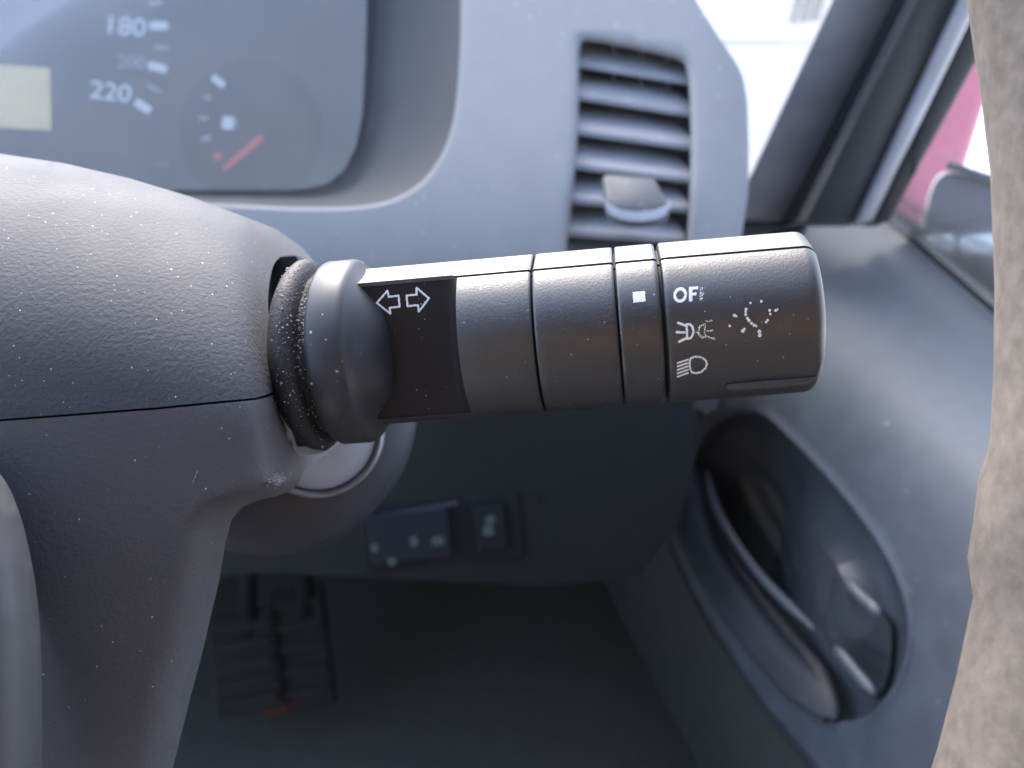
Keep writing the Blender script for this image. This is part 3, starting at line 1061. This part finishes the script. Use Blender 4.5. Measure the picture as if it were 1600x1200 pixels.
for cu, cv, w, h in ((585, 856, 12, 13), (612, 877, 13, 13), (647, 846, 12, 16), (684, 845, 19, 14), (766, 812, 15, 14), (763, 829, 17, 17)):
    prism(rrect(cu, cv, w, h, 4, -6), se, .0004, 'pale_mark', M['greenmark'], sw)
prism(rrect(840, 778, 14, 12, 4, -6), low_d, .0004, 'pale_mark', M['dark2'], sw)
def pedal(name, label, c, w, h):
    t = thing(name, label, 'pedal', c)
    n_ = Vector((0, -.75, .66))
    x = CR
    y = n_.cross(x).normalized()
    box(c, x * w, y * h, n_ * .006, 'pad', M['pad'], t, .004)
    for k in range(-2, 3):
        box(c + n_ * .008 + y * (k * h * .36), x * (w * .85), y * .004, n_ * .002, 'tread', M['pad'], t, .001)
    vs, fs = tube([c - n_ * .006, c - n_ * .03 + Vector((0, .03, .10)), c + Vector((0, .10, .28))], .008, 8)
    obj('arm', vs, fs, M['dark'], t)
pedal('brake_pedal', 'dim dark brake pedal left of the orange clip in the footwell', P(385, 1035, .80), .030, .045)
pedal('accelerator_pedal', 'dark accelerator pedal low in the shadowed footwell near the steering column', P(475, 1010, .82), .024, .055)
oc = P(432, 1106, .80)
clip = thing('orange_clip', 'small orange plastic clip glowing dimly on the dark footwell floor', 'clip', oc)
box(oc, CR * .012, CF * .006, Vector((0, 0, .005)), 'clip_body', M['orange'], clip, .003)
box(oc + CR * .014 + Vector((0, 0, .001)), CR * .005, CF * .003, Vector((0, 0, .002)), 'clip_tongue', M['orange'], clip, .001)

# ------------------------------------------------------------------ door
def door_d(u, v):
    inv = 1.43 + (u - 1040) * (1.2 / 510)
    d = 1 / max(inv, 1.25)
    # above the crease the panel lies back towards the sill
    nx, ny = .62, -.785
    q = (u - 1285) * nx + (v - 545) * ny
    s = (q + math.sqrt(q * q + 80 * 80)) / 2
    d += s * .00075 * d / .5
    return d
door = thing('car_door', 'grey plastic front door with a grab handle recess below the side window', 'car door', P(1350, 800, .55))
pocket = spline([(1190, 640), (1250, 690), (1308, 752), (1350, 804), (1392, 868), (1420, 935), (1428, 1000), (1412, 1065), (1378, 1112), (1332, 1136), (1284, 1127), (1236, 1085), (1176, 1000), (1116, 905), (1078, 815), (1068, 755), (1085, 700), (1128, 650)], 5)
door_out = [(1140, 380), (1165, 362), (1200, 350), (1250, 341), (1330, 340), (1378, 338), (1395, 346), (1470, 412), (1550, 482), (1760, 665), (1760, 1350), (1350, 1320)] + \
           spline([(1290, 1225), (1200, 1120), (1148, 1042), (1088, 948), (1046, 860), (1036, 800), (1046, 730), (1080, 670), (1120, 625), (1140, 560)], 4, False)
vs, fs = sheet(door_out, [pocket], door_d, 15, rim(10, .55, .05), rim(9, .55, .006))
panel = obj('door_panel', vs, fs, M['door'], door, 50, merge=1e-6)
# bowl of the pocket
pk = []
cu, cv = 1255, 900
for dd, s in ((.008, .985), (.016, .97), (.026, .93), (.034, .85), (.038, .7), (.040, .4)):
    pk.append([P(cu + (u - cu) * s, cv + (v - cv) * s, door_d(u, v) * (1 - 0) + dd) for u, v in pocket])
vs, fs = loft(pk, caps=False)
n = len(pocket)
fs.append(tuple(range(5 * n, 6 * n)))
obj('handle_pocket', vs, fs, M['door_dark'], door, 70)
# grab bar along the pocket's near side
path = spline([(1098, 712, 0), (1105, 770, 0), (1132, 850, 0), (1180, 925, 0), (1238, 1000, 0), (1290, 1060, 0), (1330, 1108, 0)], 5, False)
vs, fs = tube([P(u - 24, v + 14, door_d(u, v) + .010) for u, v, _ in path], lambda q: (.0180 - .004 * q) * min(1, (.05 + 4 * q) ** .5, (.02 + 5 * (1 - q)) ** .5), 20, squash=.38)
obj('grab_bar', vs, fs, M['grip'], door, 70)
# added paler beads in place of highlights along the bar, lever and pocket foot
for pts, r, lift in (([(1104, 735), (1118, 790), (1150, 848), (1190, 902), (1232, 946), (1272, 984)], .0030, -.004),
                     ([(1303, 1010), (1322, 1032), (1345, 1060), (1368, 1086)], .0030, -.010),
                     ([(1222, 1050), (1240, 1082), (1262, 1110), (1290, 1130)], .0028, -.002),
                     ([(1320, 906), (1340, 928), (1360, 946), (1376, 962)], .0032, -.006)):
    pth = spline(pts, 5, False)
    vs, fs = tube([P(u, v, door_d(u, v) + lift) for u, v in pth], lambda q: r * min(1, (.02 + 5 * q) ** .5, (.02 + 5 * (1 - q)) ** .5), 10)
    obj('highlight_bead', vs, fs, M['edge'], door, 70)
# bead along the pocket's front edge of the panel
path = spline([(1046, 735), (1041, 805), (1052, 858), (1094, 946), (1154, 1040), (1206, 1116), (1296, 1220)], 6, False)
vs, fs = tube([P(u + 6, v, door_d(u, v) + .003) for u, v in path], .0055, 12)
obj('edge_bead', vs, fs, M['grip'], door, 70)
# release lever lying across the pocket
lev = [(1300, 905), (1316, 893), (1332, 900), (1388, 962), (1398, 1000), (1392, 1062), (1376, 1090), (1356, 1082), (1306, 1022), (1290, 985)]
lv = []
for off, s in ((.020, .9), (.018, 1.0), (.006, 1.0), (.003, .97), (.002, .9)):
    lv.append([P(1345 + (u - 1345) * s, 990 + (v - 990) * s, .475 + (1345 - u) * .0003 + off) for u, v in spline(lev, 3)])
vs, fs = loft(lv)
obj('release_lever', vs, fs, M['grip'], door, 50)
# belt seal under the glass: a grey lip and a black lip
def strip(name, a, b, w0, w1, da, db, mat, parent, bulge=.6, n=10, ext=.012, soft=False):
    """long moulded strip from pixel a to b (its left edge), w pixels wide, rounded towards the room"""
    rings = []
    for q in np.linspace(0, 1, 12):
        u, v = a[0] + (b[0] - a[0]) * q, a[1] + (b[1] - a[1]) * q
        d = da + (db - da) * q
        w = w0 + (w1 - w0) * q
        r = []
        for k in range(n + 1):
            an_ = math.pi * k / n
            r.append(P(u + w / 2 - w / 2 * math.cos(an_), v, d) - FWD * ((math.sin(an_) ** 2.5 if soft else math.sin(an_)) * w / 2 * px(d) * bulge))
        r.append(P(u + w, v, d) + FWD * ext)
        r.append(P(u, v, d) + FWD * ext)
        rings.append(r)
    vs, fs = loft(rings)
    return obj(name, vs, fs, mat, parent, 50)
def belt(name, off, w, mat, lift):
    rings = []
    for q in np.linspace(0, 1, 14):
        u, v = 1376 + (1760 - 1376) * q, 338 + (672 - 338) * q - off
        d = door_d(u, v + off) - lift
        r = []
        for k in range(9):
            an_ = math.pi * k / 8
            r.append(P(u, v + w / 2 - w / 2 * math.cos(an_), d) - FWD * (math.sin(an_) * w / 2 * px(d)))
        r.append(P(u, v + w, d) + FWD * .01)
        r.append(P(u, v, d) + FWD * .01)
        rings.append(r)
    vs, fs = loft(rings)
    return obj(name, vs, fs, mat, door, 50)
belt('belt_seal', -2, 12, M['sealgrey'], .001)
belt('belt_seal', 12, 14, M['seal'], .001)
# window frame going up with the pillar
def Lx(pa, pb, v):                            # line through a pixel pair, u at height v
    return pa[0] + (pb[0] - pa[0]) * (v - pa[1]) / (pb[1] - pa[1])
V0, V1 = 345, -260
def band(name, la_, lb_, mat, parent, d0, d1, bulge, ext=.02, vb=V0, soft=False):
    a = (Lx(*la_, vb), vb); b = (Lx(*la_, V1), V1)
    w0 = Lx(*lb_, vb) - a[0]; w1 = Lx(*lb_, V1) - b[0]
    return strip(name, a, b, w0, w1, d0, d1, mat, parent, bulge, ext=ext, soft=soft)
l0 = ((1162, 300), (1302, 0))
l1 = ((1240, 329), (1407, 0))
l1b = ((1254, 329), (1420, 0))
l2 = ((1265, 329), (1432, 0))
l3 = ((1340, 346), (1500, 10))
l4 = ((1362, 346), (1521, 20))
l5 = ((1396, 333), (1533, 83))
band('window_frame', l2, l3, M['frame'], door, .560, .40, .25)
band('frame_bead', l3, l4, M['frame_highlight'], door, .552, .393, .9)
band('glass_run', l4, l5, M['seal'], door, .556, .397, .3)
gl_ = [(1385, 345), (Lx(*l5, V1) - 12, V1), (2100, V1), (2100, 960), (1760, 655)]
gd_ = lambda u, v: 1 / (1 / .575 + (345 - v) * .0011 + (u - 1385) * .0010)
prism(gl_, gd_, .003, 'window_glass', M['glass'], door)

pil = thing('windscreen_pillar', 'grey trimmed windscreen pillar leaning to the upper right', 'pillar', P(1230, 330, .62))
band('pillar_trim', l0, l1, M['pillar'], pil, .615, .43, .42, ext=.010, soft=True)
band('pillar_seal', l1, l1b, M['seal'], pil, .600, .42, .5)
band('door_seal', l1b, l2, M['sealgrey'], pil, .595, .418, .6)
prism([(1150, 330), (1166, 296), (1182, 318), (1250, 328), (1262, 352), (1140, 378)], .64, .02, 'pillar_foot', M['frame'], pil, .003)

# ------------------------------------------------------------------ windscreen, bonnet, things outside
ws = [(500, 420), (1300, 420), (1560, -420), (500, -420)]
wsd = lambda u, v: 1 / (1 / .86 + (420 - v) * .00036)
wso = prism(ws, wsd, .004, 'windscreen', M['screen'], None)
tag(wso, 'clear windscreen pane between the dashboard end and the pillar', 'windscreen')

def on_z(u, v, z):
    r = P(u, v, 1) - CAM
    return CAM + r * ((z - CAM.z) / r.z)
wall = thing('white_wall', 'glaring white wall with a dark slatted grille seen through the windscreen', 'wall', Vector((.5, 2.45, 0)))
WY = 2.45
def on_y(u, v, y):
    r = P(u, v, 1) - CAM
    return CAM + r * ((y - CAM.y) / r.y)
zj = on_y(1280, 67, WY).z                      # joint between the lower and upper boards
box(Vector((.33, WY + .06, zj / 2 - .003)), Vector((.73, 0, 0)), Vector((0, .06, 0)), Vector((0, 0, zj / 2 - .003)), 'panel', M['white'], wall, .004)
box(Vector((.33, WY + .06, (zj + 1.9) / 2 + .003)), Vector((.73, 0, 0)), Vector((0, .06, 0)), Vector((0, 0, (1.9 - zj) / 2 - .003)), 'panel', M['white'], wall, .004)
for k in range(3):
    a, b = on_y(1240 + k * 17, 37 - k * 1.5, WY - .02), on_y(1256 + k * 17, -25, WY - .02)
    w = Vector((.0088, 0, 0))
    h = Vector((0, .03, 0))
    vs = [a - w, a + w, b + w, b - w, a - w + h, a + w + h, b + w + h, b - w + h]
    fs = [(0, 1, 2, 3), (4, 7, 6, 5), (0, 4, 5, 1), (1, 5, 6, 2), (2, 6, 7, 3), (3, 7, 4, 0)]
    obj('grille_slat', vs, fs, M['frame'], wall, None)

# door mirror outside the side window
mirr = thing('door_mirror', 'silver door mirror outside the side window behind the wheel rim', 'door mirror', P(1530, 350, .86))
mp = spline([(1440, 380), (1452, 300), (1478, 268), (1540, 282), (1640, 300), (1680, 340), (1670, 392), (1600, 402), (1500, 402), (1455, 398)], 4)
mm = []
for off, s in ((.0, .93), (-.004, .97), (.0, 1.0), (.03, 1.0), (.07, .85), (.09, .5)):
    mm.append([P(1560 + (u - 1560) * s, 340 + (v - 340) * s, .85 + off) for u, v in mp])
vs, fs = loft(mm)
obj('mirror_housing', vs, fs, M['silver'], mirr, 60)
prism([(1560 + (u - 1560) * .94, 320 + (v - 340) * .66) for u, v in mp], .849, .003, 'mirror_pane', M['mirror'], mirr)
prism([(1476, 262), (1482, 250), (1560, 276), (1640, 292), (1640, 302), (1555, 290)], .85, .012, 'indicator_strip', M['frame'], mirr, .002)
for cu, w in ((1474, 46), (1530, 58)):
    prism(rrect(cu, 383, w, 32, 14, -4, 6), .848, .012, 'lower_lip', M['white'], mirr, .004)
prism([(1470, 404), (1600, 404), (1620, 436), (1560, 450), (1500, 432)], .87, .04, 'mirror_foot', M['frame'], mirr, .006)

# red painted post beside the parked car
pb = on_z(1412, 330, .45)
pb.z = 0
post = thing('gate_post', 'red painted gate post blurred beyond the foot of the side window', 'post', pb)
PX, PY = Vector((.93, -.37, 0)), Vector((.37, .93, 0))
box(pb + Vector((0, 0, .66)), PX * .105, PY * .10, Vector((.035, 0, .62)), 'shaft', M['redcar'], post, .02)
box(pb + Vector((0, 0, .03)), PX * .17, PY * .17, Vector((0, 0, .025)), 'base_plate', M['redcar'], post, .01)
box(pb + Vector((.04, 0, 1.30)), PX * .13, PY * .13, Vector((0, 0, .02)), 'cap', M['redcar'], post, .012)

# ------------------------------------------------------------------ steering wheel in front
wheel = thing('steering_wheel', 'steering wheel rim of worn peeling brown grey leather, close to the lens', 'steering wheel', P(-700, 430, .105))
WD = .100
RI = 2700 * px(WD)
tr = .0155
wc = P(1556 + 80 - 2700, 470, WD + .002)
rings = []
for a in np.linspace(-62, 62, 90):
    an_ = R_(a)
    rad_dir = RIGHT * math.cos(an_) + UP * math.sin(an_)
    # the leather wrap has peeled off below the middle, leaving a step
    t_ = tr
    vv = 470 - math.sin(an_) * 2700
    c = wc + rad_dir * (RI + tr)
    ring = []
    for k in range(40):
        b = 2 * math.pi * k / 40
        jit = .0002 * noise.noise(Vector((a * .5, math.cos(b) * 2, math.sin(b) * 2))) + .00003 * noise.noise(Vector((a * 2.2, math.cos(b) * 7, math.sin(b) * 7)))
        peel = .0008 * (1 / (1 + math.exp(-(vv - 700 + 20 * math.sin(b * 3)) / 4))) - .0013 * (1 / (1 + math.exp(-(vv - 905 + 25 * math.sin(b * 2)) / 5)))
        r = t_ + jit + peel
        ring.append(c - rad_dir * (r * math.cos(b)) - FWD * (r * math.sin(b)))
    rings.append(ring)
vs, fs = loft(rings)
obj('rim', vs, fs, M['leather'], wheel, 60)
sp = spline([(-260, 640), (-60, 690), (0, 740), (30, 800), (50, 880), (61, 960), (65, 1050), (66, 1200), (60, 1340), (-260, 1340)], 4, False)
def sp_d(u, v):
    e = float(np.interp(v, [690, 740, 800, 880, 960, 1050, 1200, 1340], [-60, 0, 30, 50, 61, 65, 66, 60]))
    t = max(0, min(1, (e - u) / 90))
    return .100 + .012 * (1 - math.sqrt(max(0, 1 - (1 - t) ** 2)))
vs, fs = sheet(sp, [], sp_d, 12, [(0, 0), (2, .001), (4, .004), (8, .012)])
obj('hub_cover', vs, fs, M['spoke'], wheel, 60, merge=1e-6)
